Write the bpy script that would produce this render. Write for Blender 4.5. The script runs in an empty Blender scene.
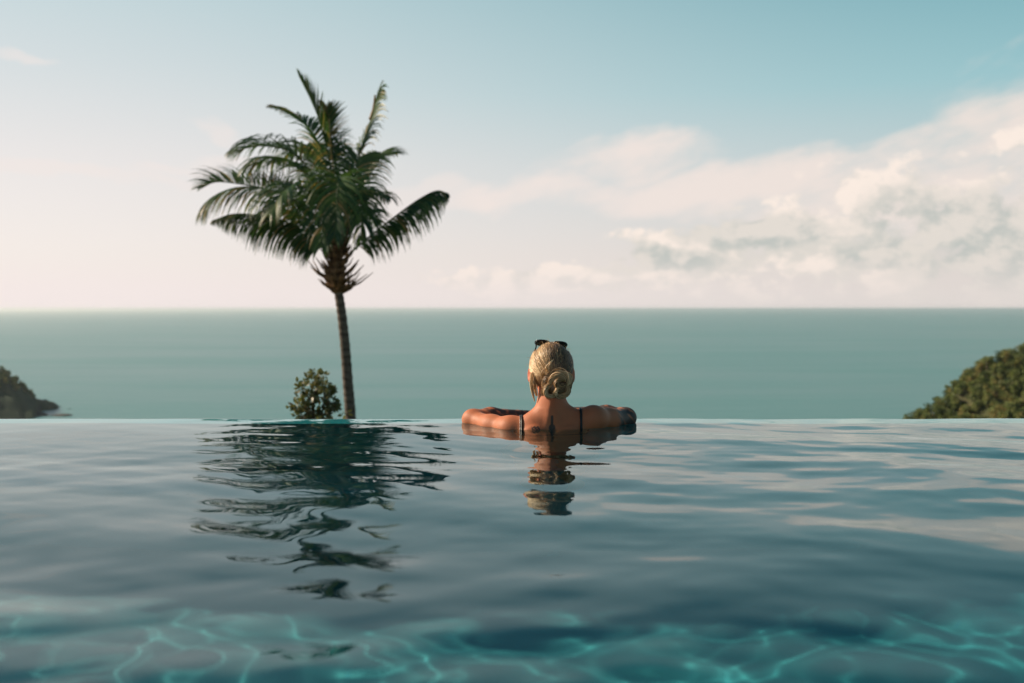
import bpy, math, random
import numpy as np
from mathutils import Vector, Matrix
random.seed(7)
RNG = np.random.default_rng(11)
R = math.radians
scene = bpy.context.scene
COL = scene.collection

# ------------------------------------------------------------------ camera
EYE = Vector((0.0, 0.0, 0.46))
FPX = 35.0 / 36.0 * 1024
PITCH = math.atan((341.5 - 308.9) / FPX)
cam_d = bpy.data.cameras.new('camera')
cam_d.lens = 35.0; cam_d.sensor_width = 36.0
cam_d.clip_start = 0.05; cam_d.clip_end = 200000
cam_d.dof.use_dof = True; cam_d.dof.focus_distance = 3.8; cam_d.dof.aperture_fstop = 2.9
cam = bpy.data.objects.new('camera', cam_d); COL.objects.link(cam)
cam.location = EYE; cam.rotation_euler = (R(90) - PITCH, 0, 0)
scene.camera = cam

def at(px, py, Y):
    """point at forward distance Y seen at photo position px, py"""
    dx = (px - 512) / FPX; dz = (341.5 - py) / FPX
    cy, sy = math.cos(PITCH), math.sin(PITCH)
    d = Vector((dx, cy + dz * sy, -sy + dz * cy))
    return EYE + d * (Y / d.y)

# ------------------------------------------------------------------ helpers
def tag(o, label=None, cat=None, group=None, kind=None):
    if label: o['label'] = label
    if cat: o['category'] = cat
    if group: o['group'] = group
    if kind: o['kind'] = kind
    return o

def empty(name, loc=(0, 0, 0), rz=0):
    o = bpy.data.objects.new(name, None); COL.objects.link(o)
    o.location = loc; o.rotation_euler = (0, 0, rz); o.empty_display_size = .1
    return o

def mesh_obj(name, verts, faces, mat, parent=None, smooth=True, attrs=None):
    me = bpy.data.meshes.new(name)
    v = np.asarray(verts, dtype=np.float32).reshape(-1, 3)
    if isinstance(faces, np.ndarray):
        nf, k = faces.shape
        me.vertices.add(len(v)); me.vertices.foreach_set('co', v.ravel())
        me.loops.add(nf * k); me.loops.foreach_set('vertex_index', faces.astype(np.int32).ravel())
        me.polygons.add(nf); me.polygons.foreach_set('loop_start', np.arange(0, nf * k, k, dtype=np.int32))
        me.update(calc_edges=True)
    else:
        me.from_pydata([tuple(float(c) for c in p) for p in v], [], faces)
    if smooth: me.polygons.foreach_set('use_smooth', np.ones(len(me.polygons), dtype=bool))
    for k, a in (attrs or {}).items():
        at_ = me.attributes.new(k, 'FLOAT', 'POINT'); at_.data.foreach_set('value', np.asarray(a, dtype=np.float32))
    me.update()
    if mat: me.materials.append(mat)
    o = bpy.data.objects.new(name, me); COL.objects.link(o)
    if parent: o.parent = parent
    return o

class MB:
    """collects shapes for one mesh"""
    def __init__(s): s.v = []; s.f = []; s.a = []
    def add(s, vs, fs, a=0.0):
        b = len(s.v); s.v.extend(vs); s.a.extend([a] * len(vs)); s.f.extend(tuple(i + b for i in f) for f in fs)
    def tube(s, pts, rad, n=8, a=0.0, cap=True, squash=1.0):
        pts = [Vector(p) for p in pts]
        if not hasattr(rad, '__len__'): rad = [rad] * len(pts)
        vs, fs = [], []
        up = Vector((0, 0, 1)); prev = None
        for i, p in enumerate(pts):
            t = (pts[min(i + 1, len(pts) - 1)] - pts[max(i - 1, 0)]).normalized()
            if prev is None:
                u = t.cross(up if abs(t.z) < .9 else Vector((0, 1, 0))).normalized()
            else:
                u = (prev - t * prev.dot(t)).normalized()
            prev = u; w = t.cross(u)
            for k in range(n):
                an = 2 * math.pi * k / n
                vs.append(p + (u * math.cos(an) + w * math.sin(an) * squash) * rad[i])
        for i in range(len(pts) - 1):
            for k in range(n):
                k2 = (k + 1) % n
                fs.append((i * n + k, i * n + k2, (i + 1) * n + k2, (i + 1) * n + k))
        if cap:
            fs.append(tuple(range(n))[::-1]); fs.append(tuple((len(pts) - 1) * n + k for k in range(n)))
        s.add(vs, fs, a)
    def ribbon(s, pts, wid, nrm, a=0.0):
        """flat tapered leaf along pts, width list, facing nrm"""
        pts = [Vector(p) for p in pts]; vs = []; fs = []
        for i, p in enumerate(pts):
            t = (pts[min(i + 1, len(pts) - 1)] - pts[max(i - 1, 0)]).normalized()
            w = t.cross(nrm).normalized() * wid[i] * .5
            vs += [p - w, p + w]
        for i in range(len(pts) - 1): fs.append((2 * i, 2 * i + 1, 2 * i + 3, 2 * i + 2))
        s.add(vs, fs, a)
    def build(s, name, mat, parent=None, smooth=True):
        return mesh_obj(name, [tuple(p) for p in s.v], s.f, mat, parent, smooth, {'tint': s.a})

class NG:
    """tiny node-graph writer"""
    def __init__(s, tree): s.t = tree; s.n = tree.nodes; s.l = tree.links
    def new(s, typ, **kw):
        n = s.n.new(typ)
        for k, v in kw.items(): setattr(n, k, v)
        return n
    def put(s, sock, v):
        if isinstance(v, bpy.types.NodeSocket): s.l.new(v, sock)
        elif isinstance(v, (tuple, list)) and len(v) == 3 and sock.type == 'RGBA': sock.default_value = (*v, 1)
        else: sock.default_value = v
    def m(s, op, a, b=0.0, c=0.0, clamp=False):
        n = s.new('ShaderNodeMath', operation=op); n.use_clamp = clamp
        s.put(n.inputs[0], a); s.put(n.inputs[1], b)
        if len(n.inputs) > 2: s.put(n.inputs[2], c)
        return n.outputs[0]
    def smooth(s, x, lo, hi, a=0.0, b=1.0):
        n = s.new('ShaderNodeMapRange'); n.interpolation_type = 'SMOOTHSTEP'
        s.put(n.inputs[0], x); n.inputs[1].default_value = lo; n.inputs[2].default_value = hi
        n.inputs[3].default_value = a; n.inputs[4].default_value = b
        return n.outputs[0]
    def mix(s, f, a, b, blend='MIX'):
        n = s.new('ShaderNodeMix', data_type='RGBA', blend_type=blend)
        s.put(n.inputs[0], f); s.put(n.inputs[6], a); s.put(n.inputs[7], b)
        return n.outputs[2]
    def noise(s, vec, scale, detail=4, rough=.5, dim='3D', w=None, distort=0.0):
        n = s.new('ShaderNodeTexNoise', noise_dimensions=dim)
        if vec is not None: s.l.new(vec, n.inputs['Vector'])
        n.inputs['Scale'].default_value = scale; n.inputs['Detail'].default_value = detail
        n.inputs['Roughness'].default_value = rough; n.inputs['Distortion'].default_value = distort
        return n.outputs[0]
    def ramp(s, x, stops):
        n = s.new('ShaderNodeValToRGB'); s.put(n.inputs[0], x); e = n.color_ramp.elements
        n.color_ramp.interpolation = 'EASE' if len(stops) < 3 else 'LINEAR'
        while len(e) < len(stops): e.new(0.5)
        for k, (p, c) in enumerate(stops): e[k].position = p; e[k].color = (*c, 1)
        return n.outputs[0]
    def xyz(s, x, y, z):
        n = s.new('ShaderNodeCombineXYZ'); s.put(n.inputs[0], x); s.put(n.inputs[1], y); s.put(n.inputs[2], z)
        return n.outputs[0]
    def sep(s, v):
        n = s.new('ShaderNodeSeparateXYZ'); s.l.new(v, n.inputs[0]); return n.outputs

def srgb(r, g, b):
    f = lambda c: (c / 255 / 12.92) if c / 255 <= .04045 else ((c / 255 + .055) / 1.055) ** 2.4
    return (f(r), f(g), f(b))

def material(name, disp=False):
    m = bpy.data.materials.new(name); m.use_nodes = True
    g = NG(m.node_tree); bs = g.n['Principled BSDF']
    return m, g, bs

# ------------------------------------------------------------------ sun
SUN_AZ = R(-74); SUN_EL = R(31)      # azimuth from +Y towards +X
sdir = Vector((math.sin(SUN_AZ) * math.cos(SUN_EL), math.cos(SUN_AZ) * math.cos(SUN_EL), math.sin(SUN_EL)))
sun_d = bpy.data.lights.new('sun', 'SUN'); sun_d.energy = 5.0; sun_d.angle = R(.53); sun_d.color = (1, .82, .62)
sun = bpy.data.objects.new('sun', sun_d); COL.objects.link(sun)
sun.rotation_euler = (-sdir).to_track_quat('-Z', 'Y').to_euler(); sun.location = (-20, 5, 12)
sun_d.cycles.is_caustics_light = True

# ------------------------------------------------------------------ sky
def build_world():
    w = bpy.data.worlds.new('World'); scene.world = w; w.use_nodes = True
    g = NG(w.node_tree); bg = g.n['Background']
    sky = g.new('ShaderNodeTexSky', sky_type='NISHITA'); sky.sun_disc = False
    sky.sun_elevation = SUN_EL; sky.sun_rotation = SUN_AZ; sky.altitude = 60
    sky.air_density = 1.0; sky.dust_density = 2.0; sky.ozone_density = 1.5
    tc = g.new('ShaderNodeTexCoord').outputs['Generated']
    x, y, z = g.sep(tc)
    el = g.m('ARCSINE', z)
    az = g.m('ARCTAN2', x, y)
    # clear air: pale near the sun's side and the horizon, teal away from it and higher up
    side = g.smooth(x, -.50, .62)
    elp = g.m('MULTIPLY', el, 2 / math.pi, clamp=True)
    e = lambda deg: deg / 90
    left = g.ramp(elp, [(0, srgb(243, 234, 229)), (e(3.5), srgb(241, 232, 228)), (e(8), srgb(233, 227, 224)),
                        (e(13), srgb(211, 218, 218)), (e(17.5), srgb(192, 211, 213)), (e(22), srgb(100, 162, 176)), (e(31), srgb(44, 112, 136)), (1, srgb(18, 68, 96))])
    right = g.ramp(elp, [(0, srgb(221, 211, 206)), (e(3), srgb(219, 211, 206)), (e(7), srgb(196, 206, 206)),
                         (e(12), srgb(148, 194, 199)), (e(18), srgb(108, 168, 177)), (e(23), srgb(46, 124, 144)), (e(32), srgb(14, 80, 106)), (1, srgb(8, 48, 74))])
    base = g.mix(side, left, right)
    nis = g.mix(1.0, sky.outputs[0], (.085, .085, .085), 'MULTIPLY')
    base = g.mix(.15, base, nis)
    # ---- clouds, in azimuth / elevation
    sc = 7.0
    def P(du=0, dv=0): return g.xyz(g.m('MULTIPLY', g.m('ADD', az, du), sc), g.m('MULTIPLY', g.m('ADD', el, dv), sc * 1.5), 0.0)
    p0 = P()
    warp = g.noise(p0, 1.6, 3, .5, '2D')
    wv = g.m('MULTIPLY', g.m('SUBTRACT', warp, .5), .05)
    def blob(px, py, rx, ry, rot=0, soft=1.0):
        u0 = math.atan((px - 512) / FPX); v0 = math.atan((308.5 - py) / FPX * math.cos(u0))
        du = g.m('SUBTRACT', g.m('ADD', az, wv), u0); dv = g.m('SUBTRACT', g.m('ADD', el, wv), v0)
        c, s_ = math.cos(R(rot)), math.sin(R(rot))
        a = g.m('ADD', g.m('MULTIPLY', du, c), g.m('MULTIPLY', dv, s_))
        b = g.m('SUBTRACT', g.m('MULTIPLY', dv, c), g.m('MULTIPLY', du, s_))
        q = g.m('ADD', g.m('POWER', g.m('ABSOLUTE', g.m('DIVIDE', a, rx / FPX)), 2.0), g.m('POWER', g.m('ABSOLUTE', g.m('DIVIDE', b, ry / FPX)), 2.0))
        return g.m('SUBTRACT', 1.0, q)       # 1 inside centre, 0 at rim
    def union(lst):
        r = lst[0]
        for q in lst[1:]: r = g.m('MAXIMUM', r, q)
        return g.m('MAXIMUM', r, -1.0)
    wisp_tex = g.noise(g.xyz(g.m('MULTIPLY', az, 9), g.m('MULTIPLY', g.m('SUBTRACT', el, g.m('MULTIPLY', az, .25)), 24), 0.0), 1.0, 5, .55, '2D')
    # high smooth veils
    veil = union([blob(625, 160, 120, 30, 10), blob(720, 188, 170, 26, 8), blob(880, 184, 180, 40, 18),
                  blob(1020, 150, 240, 62, 18), blob(1200, 130, 260, 130, 16), blob(580, 195, 130, 26, 0)])
    vd = g.smooth(g.m('ADD', veil, g.m('MULTIPLY', g.m('SUBTRACT', wisp_tex, .5), 2.0)), -.05, 1.15, 0, .92)
    wl = union([blob(22, 62, 34, 9, -6), blob(80, 168, 130, 12, -3), blob(180, 165, 60, 8, 0), blob(225, 134, 40, 9, -5),
                blob(235, 162, 50, 10, 0), blob(420, 200, 110, 18, 8)])
    wd = g.smooth(g.m('ADD', wl, g.m('MULTIPLY', g.m('SUBTRACT', wisp_tex, .5), 2.0)), 0, 1.1, 0, .48)
    # heaped clouds
    def cum(du, dv):
        p = P(du, dv)
        n1 = g.noise(p, 2.0, 8, .62, '2D')
        v = g.new('ShaderNodeTexVoronoi', feature='SMOOTH_F1', voronoi_dimensions='2D'); g.l.new(p, v.inputs['Vector'])
        v.inputs['Scale'].default_value = 6.5; v.inputs['Smoothness'].default_value = .5
        v.inputs['Detail'].default_value = 1.0
        return g.m('SUBTRACT', n1, g.m('MULTIPLY', v.outputs['Distance'], .12))
    c0 = cum(0, 0); c1 = cum(-.016, .014)
    heap = union([blob(850, 240, 180, 56, 4), blob(1000, 228, 190, 80, 0), blob(720, 262, 130, 34, 0), blob(1180, 240, 260, 110, 0),
                  blob(860, 262, 250, 36, 0), blob(570, 280, 150, 20, 0)])
    cd = g.smooth(g.m('ADD', heap, g.m('MULTIPLY', g.m('SUBTRACT', c0, .42), 4.2)), .05, .75, 0, .93)
    lit = g.smooth(g.m('SUBTRACT', c0, c1), -.16, .13)
    shade = union([blob(752, 226, 80, 22, -4), blob(970, 232, 110, 44, 0), blob(1010, 265, 120, 26, 0), blob(660, 262, 60, 12, 0), blob(870, 262, 40, 16, 0), blob(1160, 230, 160, 60, 0)])
    under = g.smooth(g.m('ADD', shade, g.m('MULTIPLY', g.m('SUBTRACT', c0, .42), 3.0)), -.5, .75, 1, 0)
    lit = g.m('ADD', g.m('MULTIPLY', lit, .55), g.m('MULTIPLY', under, .45))
    ccol = g.mix(lit, srgb(184, 188, 183), srgb(242, 228, 217))
    vcol = g.mix(side, srgb(233, 222, 217), srgb(230, 217, 209))
    sky_c = g.mix(wd, base, vcol)
    sky_c = g.mix(vd, sky_c, vcol)
    sky_c = g.mix(cd, sky_c, ccol)
    # milky air along the horizon lies over the clouds' feet
    hz = g.smooth(el, .0, .060, .90, 0)
    sky_c = g.mix(hz, sky_c, g.mix(side, srgb(236, 224, 222), srgb(217, 209, 204)))
    sky_c = g.mix(1.0, sky_c, g.mix(g.smooth(y, -.5, .35), (.62, .65, .68), (1, 1, 1)), 'MULTIPLY')   # sky behind the camera dimmed to deepen shade on the bather's back
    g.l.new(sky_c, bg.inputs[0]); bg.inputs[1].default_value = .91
    # importance map for a soft sky only
    w.cycles.sampling_method = 'MANUAL'; w.cycles.sample_map_resolution = 128
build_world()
# ------------------------------------------------------------------ pool water
EDGE = 4.17; LIP = 4.0; XW = 6.0; YB = -1.6; DEPTH = 2.0; XL = -13.0
CX, CY = 0.153, 3.80            # the bather stands here
def wave_field(X, Y):
    rng = np.random.default_rng(23)
    Z = np.zeros_like(X); 
    # slow domain warp so that crests wander
    Xw = X + .10 * np.sin(1.7 * Y + .6) + .06 * np.sin(3.1 * Y + 1.3 * X); Yw = Y + .09 * np.sin(1.3 * X + 1.1) + .05 * np.sin(2.9 * X - 1.9 * Y)
    amp = .75 + .25 * np.sin(.9 * X + 1.1 * Y + 2.0)
    for band, (l0, l1, n, slope) in enumerate(WAVES):
        for i in range(n):
            lam = l0 * (l1 / l0) ** rng.random(); k = 2 * math.pi / lam
            th = rng.normal(R(82), R(38))
            a = slope / k / math.sqrt(n / 2)
            ph = rng.random() * 6.283
            s = np.sin(k * (math.cos(th) * Xw + math.sin(th) * Yw) + ph)
            Z += a * s * (amp if band else 1)
    # small rings the bather sends out
    d = np.sqrt((X - CX) ** 2 + (Y - CY + .05) ** 2)
    Z += .00022 * np.sin(d * 62) * np.exp(-((d - .45) / .35) ** 2)
    fade = np.clip((EDGE - Y) / 1.2, .5, 1)
    return Z * fade
WAVES = [(.9, 2.2, 7, .015), (.40, .85, 14, .030), (.15, .30, 22, .025), (.07, .13, 26, .012)]
def build_water():
    xs = np.concatenate([np.linspace(XL, -2.6, 260)[:-1], np.linspace(-2.6, 2.6, 521), np.linspace(2.6, XW, 120)[1:]])
    ys = np.concatenate([np.linspace(YB, .7, 110)[:-1], np.linspace(.7, EDGE - .012, 420)])
    X, Y = np.meshgrid(xs, ys)
    Z = wave_field(X, Y)
    # the thin sheet that slides over the rim
    ex = [(EDGE - .004, -.0015), (EDGE, -.006), (EDGE + .003, -.016), (EDGE + .004, -.05), (EDGE + .004, -.5)]
    for (yy, zz) in ex:
        X = np.vstack([X, xs[None]]); Y = np.vstack([Y, np.full((1, len(xs)), yy)])
        Z = np.vstack([Z, zz + wave_field(xs, np.full_like(xs, EDGE)) * (1 if zz > -.03 else .2)])
    ny, nx = X.shape
    idx = np.arange(nx * ny).reshape(ny, nx)
    F = np.stack([idx[:-1, :-1], idx[:-1, 1:], idx[1:, 1:], idx[1:, :-1]], -1).reshape(-1, 4)
    m = bpy.data.materials.new('pool_water'); m.use_nodes = True; g = NG(m.node_tree); g.n.clear()
    out = g.new('ShaderNodeOutputMaterial')
    gl = g.new('ShaderNodeBsdfGlass'); gl.inputs['Roughness'].default_value = 0.0; gl.inputs['IOR'].default_value = 1.44
    gl.inputs['Color'].default_value = (.88, 1, 1, 1)
    g.l.new(gl.outputs[0], out.inputs[0])
    o = mesh_obj('pool_water', np.stack([X, Y, Z], -1), F, m)
    o.cycles.is_caustics_caster = True
    tag(o, kind='structure')
build_water()

def boxes(name, lst, mat, bevel=0.0, parent=None):
    vs, fs = [], []
    for (x0, y0, z0, x1, y1, z1) in lst:
        b = len(vs)
        vs += [(x0, y0, z0), (x1, y0, z0), (x1, y1, z0), (x0, y1, z0), (x0, y0, z1), (x1, y0, z1), (x1, y1, z1), (x0, y1, z1)]
        fs += [tuple(b + i for i in q) for q in ((0, 3, 2, 1), (4, 5, 6, 7), (0, 1, 5, 4), (1, 2, 6, 5), (2, 3, 7, 6), (3, 0, 4, 7))]
    o = mesh_obj(name, vs, fs, mat, parent, smooth=False)
    if bevel:
        md = o.modifiers.new('bevel', 'BEVEL'); md.width = bevel; md.segments = 2
    return o

def stone_tile(name, k):
    m, g, bs = material(name)
    tc = g.new('ShaderNodeTexCoord').outputs['Object']
    br = g.new('ShaderNodeTexVoronoi', feature='F1', distance='CHEBYCHEV'); g.l.new(tc, br.inputs['Vector']); br.inputs['Scale'].default_value = 10; br.inputs['Randomness'].default_value = 0
    cell = g.new('ShaderNodeTexWhiteNoise'); g.l.new(br.outputs['Position'], cell.inputs[0])
    n = g.noise(tc, 6, 6, .6)
    c = g.mix(g.smooth(n, .3, .7), (.008, .30, .42), (.02, .42, .52))
    c = g.mix(g.m('MULTIPLY', cell.outputs[0], .35), c, (.006, .28, .32))
    grout = g.smooth(br.outputs['Distance'], .046, .05)
    c = g.mix(g.m('MULTIPLY', grout, .5), c, (.03, .36, .37))
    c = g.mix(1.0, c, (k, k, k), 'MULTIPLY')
    g.l.new(c, bs.inputs['Base Color']); bs.inputs['Roughness'].default_value = .55
    return m
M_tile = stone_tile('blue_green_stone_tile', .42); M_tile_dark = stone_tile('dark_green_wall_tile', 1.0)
def build_pool():
    zf = -DEPTH
    # the floor as a finely cut sheet, the walls round it
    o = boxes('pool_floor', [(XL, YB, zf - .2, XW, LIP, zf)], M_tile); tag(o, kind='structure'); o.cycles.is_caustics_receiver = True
    o = boxes('pool_edge_wall', [(XL - .3, LIP, zf - .2, XW + .3, EDGE, -.02), (XL, LIP - .32, zf, XW, LIP - .002, -1.29)], M_tile_dark, .006)
    tag(o, 'infinity pool edge wall of green stone just under the water, in front of the sea', 'wall'); o.cycles.is_caustics_receiver = True
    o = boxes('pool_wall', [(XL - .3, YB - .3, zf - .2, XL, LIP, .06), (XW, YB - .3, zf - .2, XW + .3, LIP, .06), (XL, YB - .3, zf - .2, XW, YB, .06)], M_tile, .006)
    tag(o, kind='structure'); o.cycles.is_caustics_receiver = True
    dm, g, bs = material('pale_stone_deck')
    tc = g.new('ShaderNodeTexCoord').outputs['Object']
    n = g.noise(tc, 3, 8, .6); g.l.new(g.mix(n, (.30, .27, .23), (.42, .38, .33)), bs.inputs['Base Color']); bs.inputs['Roughness'].default_value = .8
    o = boxes('pool_deck', [(XL - 3, YB - 6, -.2, XW + 3, YB - .3, .064), (XL - 3, YB - .3, -.2, XL - .3, EDGE, .064), (XW + .3, YB - .3, -.2, XW + 3, EDGE, .064)], dm, .01)
    tag(o, kind='structure')
build_pool()

# ------------------------------------------------------------------ sea and land
SEA = -60.0
def build_sea():
    m, g, bs = material('sea_water')
    geo = g.new('ShaderNodeNewGeometry').outputs['Position']
    x, y, z = g.sep(geo)
    stretch = g.xyz(g.m('MULTIPLY', x, .55), y, 0.0)
    big = g.noise(g.xyz(g.m('MULTIPLY', x, .22), y, 0.0), .006, 5, .6)
    patch = g.smooth(big, .36, .64, .17, .40)
    n1 = g.noise(stretch, .07, 7, .68)
    n2 = g.noise(stretch, .55, 3, .6)
    h = g.m('ADD', g.m('MULTIPLY', n1, 2.3), g.m('MULTIPLY', n2, .55))
    bp = g.new('ShaderNodeBump'); bp.inputs['Distance'].default_value = 1.0
    g.put(bp.inputs['Strength'], patch); g.l.new(h, bp.inputs['Height']); g.l.new(bp.outputs[0], bs.inputs['Normal'])
    g.l.new(g.mix(g.m('MULTIPLY', patch, 2.3), (.044, .165, .165), (.060, .220, .210)), bs.inputs['Base Color'])
    g.put(bs.inputs['Roughness'], g.m('ADD', .28, g.m('MULTIPLY', patch, .16))); bs.inputs['IOR'].default_value = 1.333
    bs.inputs['Specular Tint'].default_value = (1, 1, 1, 1)
    L = 90000.0
    ring = [0, 300, 700, 1500, 4000, 12000, 40000, L]
    xs = sorted([-r for r in ring[1:]] + ring); ys = [-400, 300, 500, 700, 1000, 1600, 3000, 6000, 14000, 40000, L]
    X, Y = np.meshgrid(np.array(xs, float), np.array(ys, float)); ny, nx = X.shape
    idx = np.arange(nx * ny).reshape(ny, nx)
    F = np.stack([idx[:-1, :-1], idx[:-1, 1:], idx[1:, 1:], idx[1:, :-1]], -1).reshape(-1, 4)
    tag(mesh_obj('sea', np.stack([X, Y, np.full_like(X, SEA)], -1), F, m), kind='structure')
build_sea()

def fbm(X, Y, seed, freq, octs=5, gain=.5):
    rng = np.random.default_rng(seed); Z = np.zeros_like(X); a = 1.0
    for o in range(octs):
        for i in range(4):
            th = rng.random() * 6.283; ph = rng.random() * 6.283
            Z += a * .35 * np.sin(freq * (math.cos(th) * X + math.sin(th) * Y) * (1 + .3 * rng.random()) + ph + .7 * np.sin(freq * .7 * (math.sin(th) * X - math.cos(th) * Y)))
        freq *= 2.03; a *= gain
    return Z
def ground_mat(name, c1, c2, rock=(.14, .12, .10), scale=.3):
    m, g, bs = material(name)
    geo = g.new('ShaderNodeNewGeometry'); pos = geo.outputs['Position']
    n = g.noise(pos, scale, 8, .65); nz = g.sep(geo.outputs['Normal'])[2]
    c = g.mix(g.smooth(n, .35, .65), c1, c2)
    c = g.mix(g.smooth(g.m('ADD', nz, g.m('MULTIPLY', n, .3)), .55, .85, 1, 0), c, rock)
    g.l.new(c, bs.inputs['Base Color']); bs.inputs['Roughness'].default_value = .95; bs.inputs['Specular IOR Level'].default_value = .2
    b = g.new('ShaderNodeBump'); b.inputs['Distance'].default_value = .5 / scale * .3; b.inputs['Strength'].default_value = .6
    g.l.new(g.noise(pos, scale * 4, 6, .7), b.inputs['Height']); g.l.new(b.outputs[0], bs.inputs['Normal'])
    return m
M_ground = ground_mat('scrub_ground', (.045, .06, .02), (.08, .085, .035), (.11, .09, .06), .8)
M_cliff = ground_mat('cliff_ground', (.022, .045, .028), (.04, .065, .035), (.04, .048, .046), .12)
def grid_terrain(name, xs, ys, zf, mat):
    X, Y = np.meshgrid(xs, ys); Z = zf(X, Y); ny, nx = X.shape
    idx = np.arange(nx * ny).reshape(ny, nx)
    F = np.stack([idx[:-1, :-1], idx[:-1, 1:], idx[1:, 1:], idx[1:, :-1]], -1).reshape(-1, 4)
    return tag(mesh_obj(name, np.stack([X, Y, Z], -1), F, mat), kind='structure')

# the slope the pool stands on: falls away under the rim down to the sea
def slope_z(X, Y):
    d = np.maximum(Y - (EDGE + .3), 0)
    base = -1.5 - .165 * d - .0022 * d * d
    base = np.where(Y < EDGE + .25, -3.4, base)
    return np.maximum(base + .22 * fbm(X, Y, 3, .5) * np.clip(d / 4, 0, 1), SEA - 4)
grid_terrain('hillside', np.linspace(-130, 130, 261), np.concatenate([np.linspace(-30, 4, 10), np.linspace(4.3, 60, 160), np.linspace(62, 190, 60)]), slope_z, M_ground)

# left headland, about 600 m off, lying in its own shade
def lerp_tab(x, tab):
    return np.interp(x, [t[0] for t in tab], [t[1] for t in tab])
def head_z(X, Y):
    X = X * 604.0 / Y
    top = lerp_tab(X, [(-460, 44), (-400, 40), (-340, 34), (-318, 27), (-309, 22), (-303, 19), (-299, 15), (-295, 10), (-290, 6.0), (-283, 5.0), (-278, 2.6), (-274, -4), (-255, -10)])
    yc = 604 + .1 * (X + 300); w = lerp_tab(X, [(-460, 110), (-330, 80), (-300, 66), (-290, 56), (-286, 16), (-277, 9), (-255, 5)])
    q = np.abs(Y - yc) / w
    z = top * np.clip(1 - q ** 1.7, -1, 1) + 1.6 * fbm(X, Y, 8, .10, 5, .6) * np.clip(1.3 - q, 0, 1)
    return SEA + np.where(q > 1, -6 * (q - 1) - 1, z)
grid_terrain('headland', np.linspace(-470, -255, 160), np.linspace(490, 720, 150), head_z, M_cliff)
# right hill, about 250 m off, wooded and facing the sun
HT = [(60, -60), (84, -50), (94, -41), (103, -32.8), (109.5, -27.2), (115.6, -24.6), (119, -20.8), (122, -18.3), (125, -17), (128, -14.8), (135, -12.4), (150, -7), (190, 3)]
def hill_z(X, Y):
    r = lerp_tab(X, HT)
    d = Y - 262
    z = r - np.where(d < 0, -d * .52, d * .5) + 1.0 * fbm(X, Y, 21, .11, 4)
    return np.maximum(z, SEA - 4)
grid_terrain('wooded_hill', np.linspace(55, 200, 120), np.linspace(150, 340, 140), hill_z, M_ground)

def build_haze():
    m = bpy.data.materials.new('sea_air'); m.use_nodes = True; g = NG(m.node_tree); g.n.clear()
    out = g.new('ShaderNodeOutputMaterial'); v = g.new('ShaderNodeVolumePrincipled')
    v.inputs['Color'].default_value = (.98, .975, .97, 1); v.inputs['Density'].default_value = HAZE_D
    v.inputs['Anisotropy'].default_value = .65
    g.l.new(v.outputs[0], out.inputs['Volume'])
    o = boxes('haze', [(-95000, -1000, SEA - 6, 95000, 95000, 9.5)], m)
    tag(o, kind='stuff')
HAZE_D = 7.0e-5
build_haze()
# ------------------------------------------------------------------ plants
def leaf_mat(name, dark, lit, dry, dry_at=.8, trans=.35, rough=.45):
    m, g, bs = material(name)
    tn = g.new('ShaderNodeAttribute', attribute_name='tint').outputs['Fac']
    if name == 'wood_leaf':
        tn = g.m('ADD', tn, g.m('MULTIPLY', g.m('SUBTRACT', g.new('ShaderNodeObjectInfo').outputs['Random'], .55), .7), clamp=True)
    pos = g.new('ShaderNodeNewGeometry').outputs['Position']
    n = g.noise(pos, 3.0, 2)
    c = g.mix(g.smooth(g.m('ADD', g.m('MULTIPLY', n, .5), g.m('MULTIPLY', tn, .5)), .2, .6), dark, lit)
    c = g.mix(g.smooth(tn, dry_at - .06, dry_at + .1), c, dry)
    g.l.new(c, bs.inputs['Base Color']); bs.inputs['Roughness'].default_value = rough; bs.inputs['Specular IOR Level'].default_value = .35
    tr = g.new('ShaderNodeBsdfTranslucent'); g.l.new(g.mix(1.0, c, (1.25, 1.35, .6), 'MULTIPLY'), tr.inputs['Color'])
    mx = g.new('ShaderNodeMixShader'); mx.inputs[0].default_value = trans
    g.l.new(bs.outputs[0], mx.inputs[1]); g.l.new(tr.outputs[0], mx.inputs[2])
    g.l.new(mx.outputs[0], g.n['Material Output'].inputs[0])
    return m
def bark_mat(name, c1, c2, scale=8):
    m, g, bs = material(name)
    tc = g.new('ShaderNodeTexCoord').outputs['Object']; x, y, z = g.sep(tc)
    v = g.xyz(x, y, g.m('MULTIPLY', z, 2.2)); n = g.noise(v, scale, 6, .65)
    ring = g.m('SINE', g.m('ADD', g.m('MULTIPLY', z, 38), g.m('MULTIPLY', n, 5)))
    g.l.new(g.mix(g.smooth(g.m('ADD', n, g.m('MULTIPLY', ring, .07)), .3, .68), c1, c2), bs.inputs['Base Color'])
    bs.inputs['Roughness'].default_value = .9; bs.inputs['Specular IOR Level'].default_value = .2
    b = g.new('ShaderNodeBump'); b.inputs['Distance'].default_value = .02; g.l.new(g.m('ADD', n, g.m('MULTIPLY', ring, .15)), b.inputs['Height']); g.l.new(b.outputs[0], bs.inputs['Normal'])
    return m
M_frond = leaf_mat('frond_leaf', (.024, .068, .038), (.080, .140, .046), (.30, .21, .09), .80, .34)
M_bush = leaf_mat('shrub_leaf', (.07, .085, .04), (.19, .18, .08), (.25, .18, .09), .9, .25)
M_wood = leaf_mat('wood_leaf', (.035, .065, .022), (.20, .235, .07), (.30, .23, .08), .92, .12, .7)
M_bark = bark_mat('palm_bark', (.075, .06, .05), (.19, .155, .125))
M_boot = bark_mat('palm_fibre', (.09, .052, .03), (.32, .19, .10), 14)
M_twig = bark_mat('shrub_bark', (.08, .06, .04), (.2, .16, .11), 20)

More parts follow.
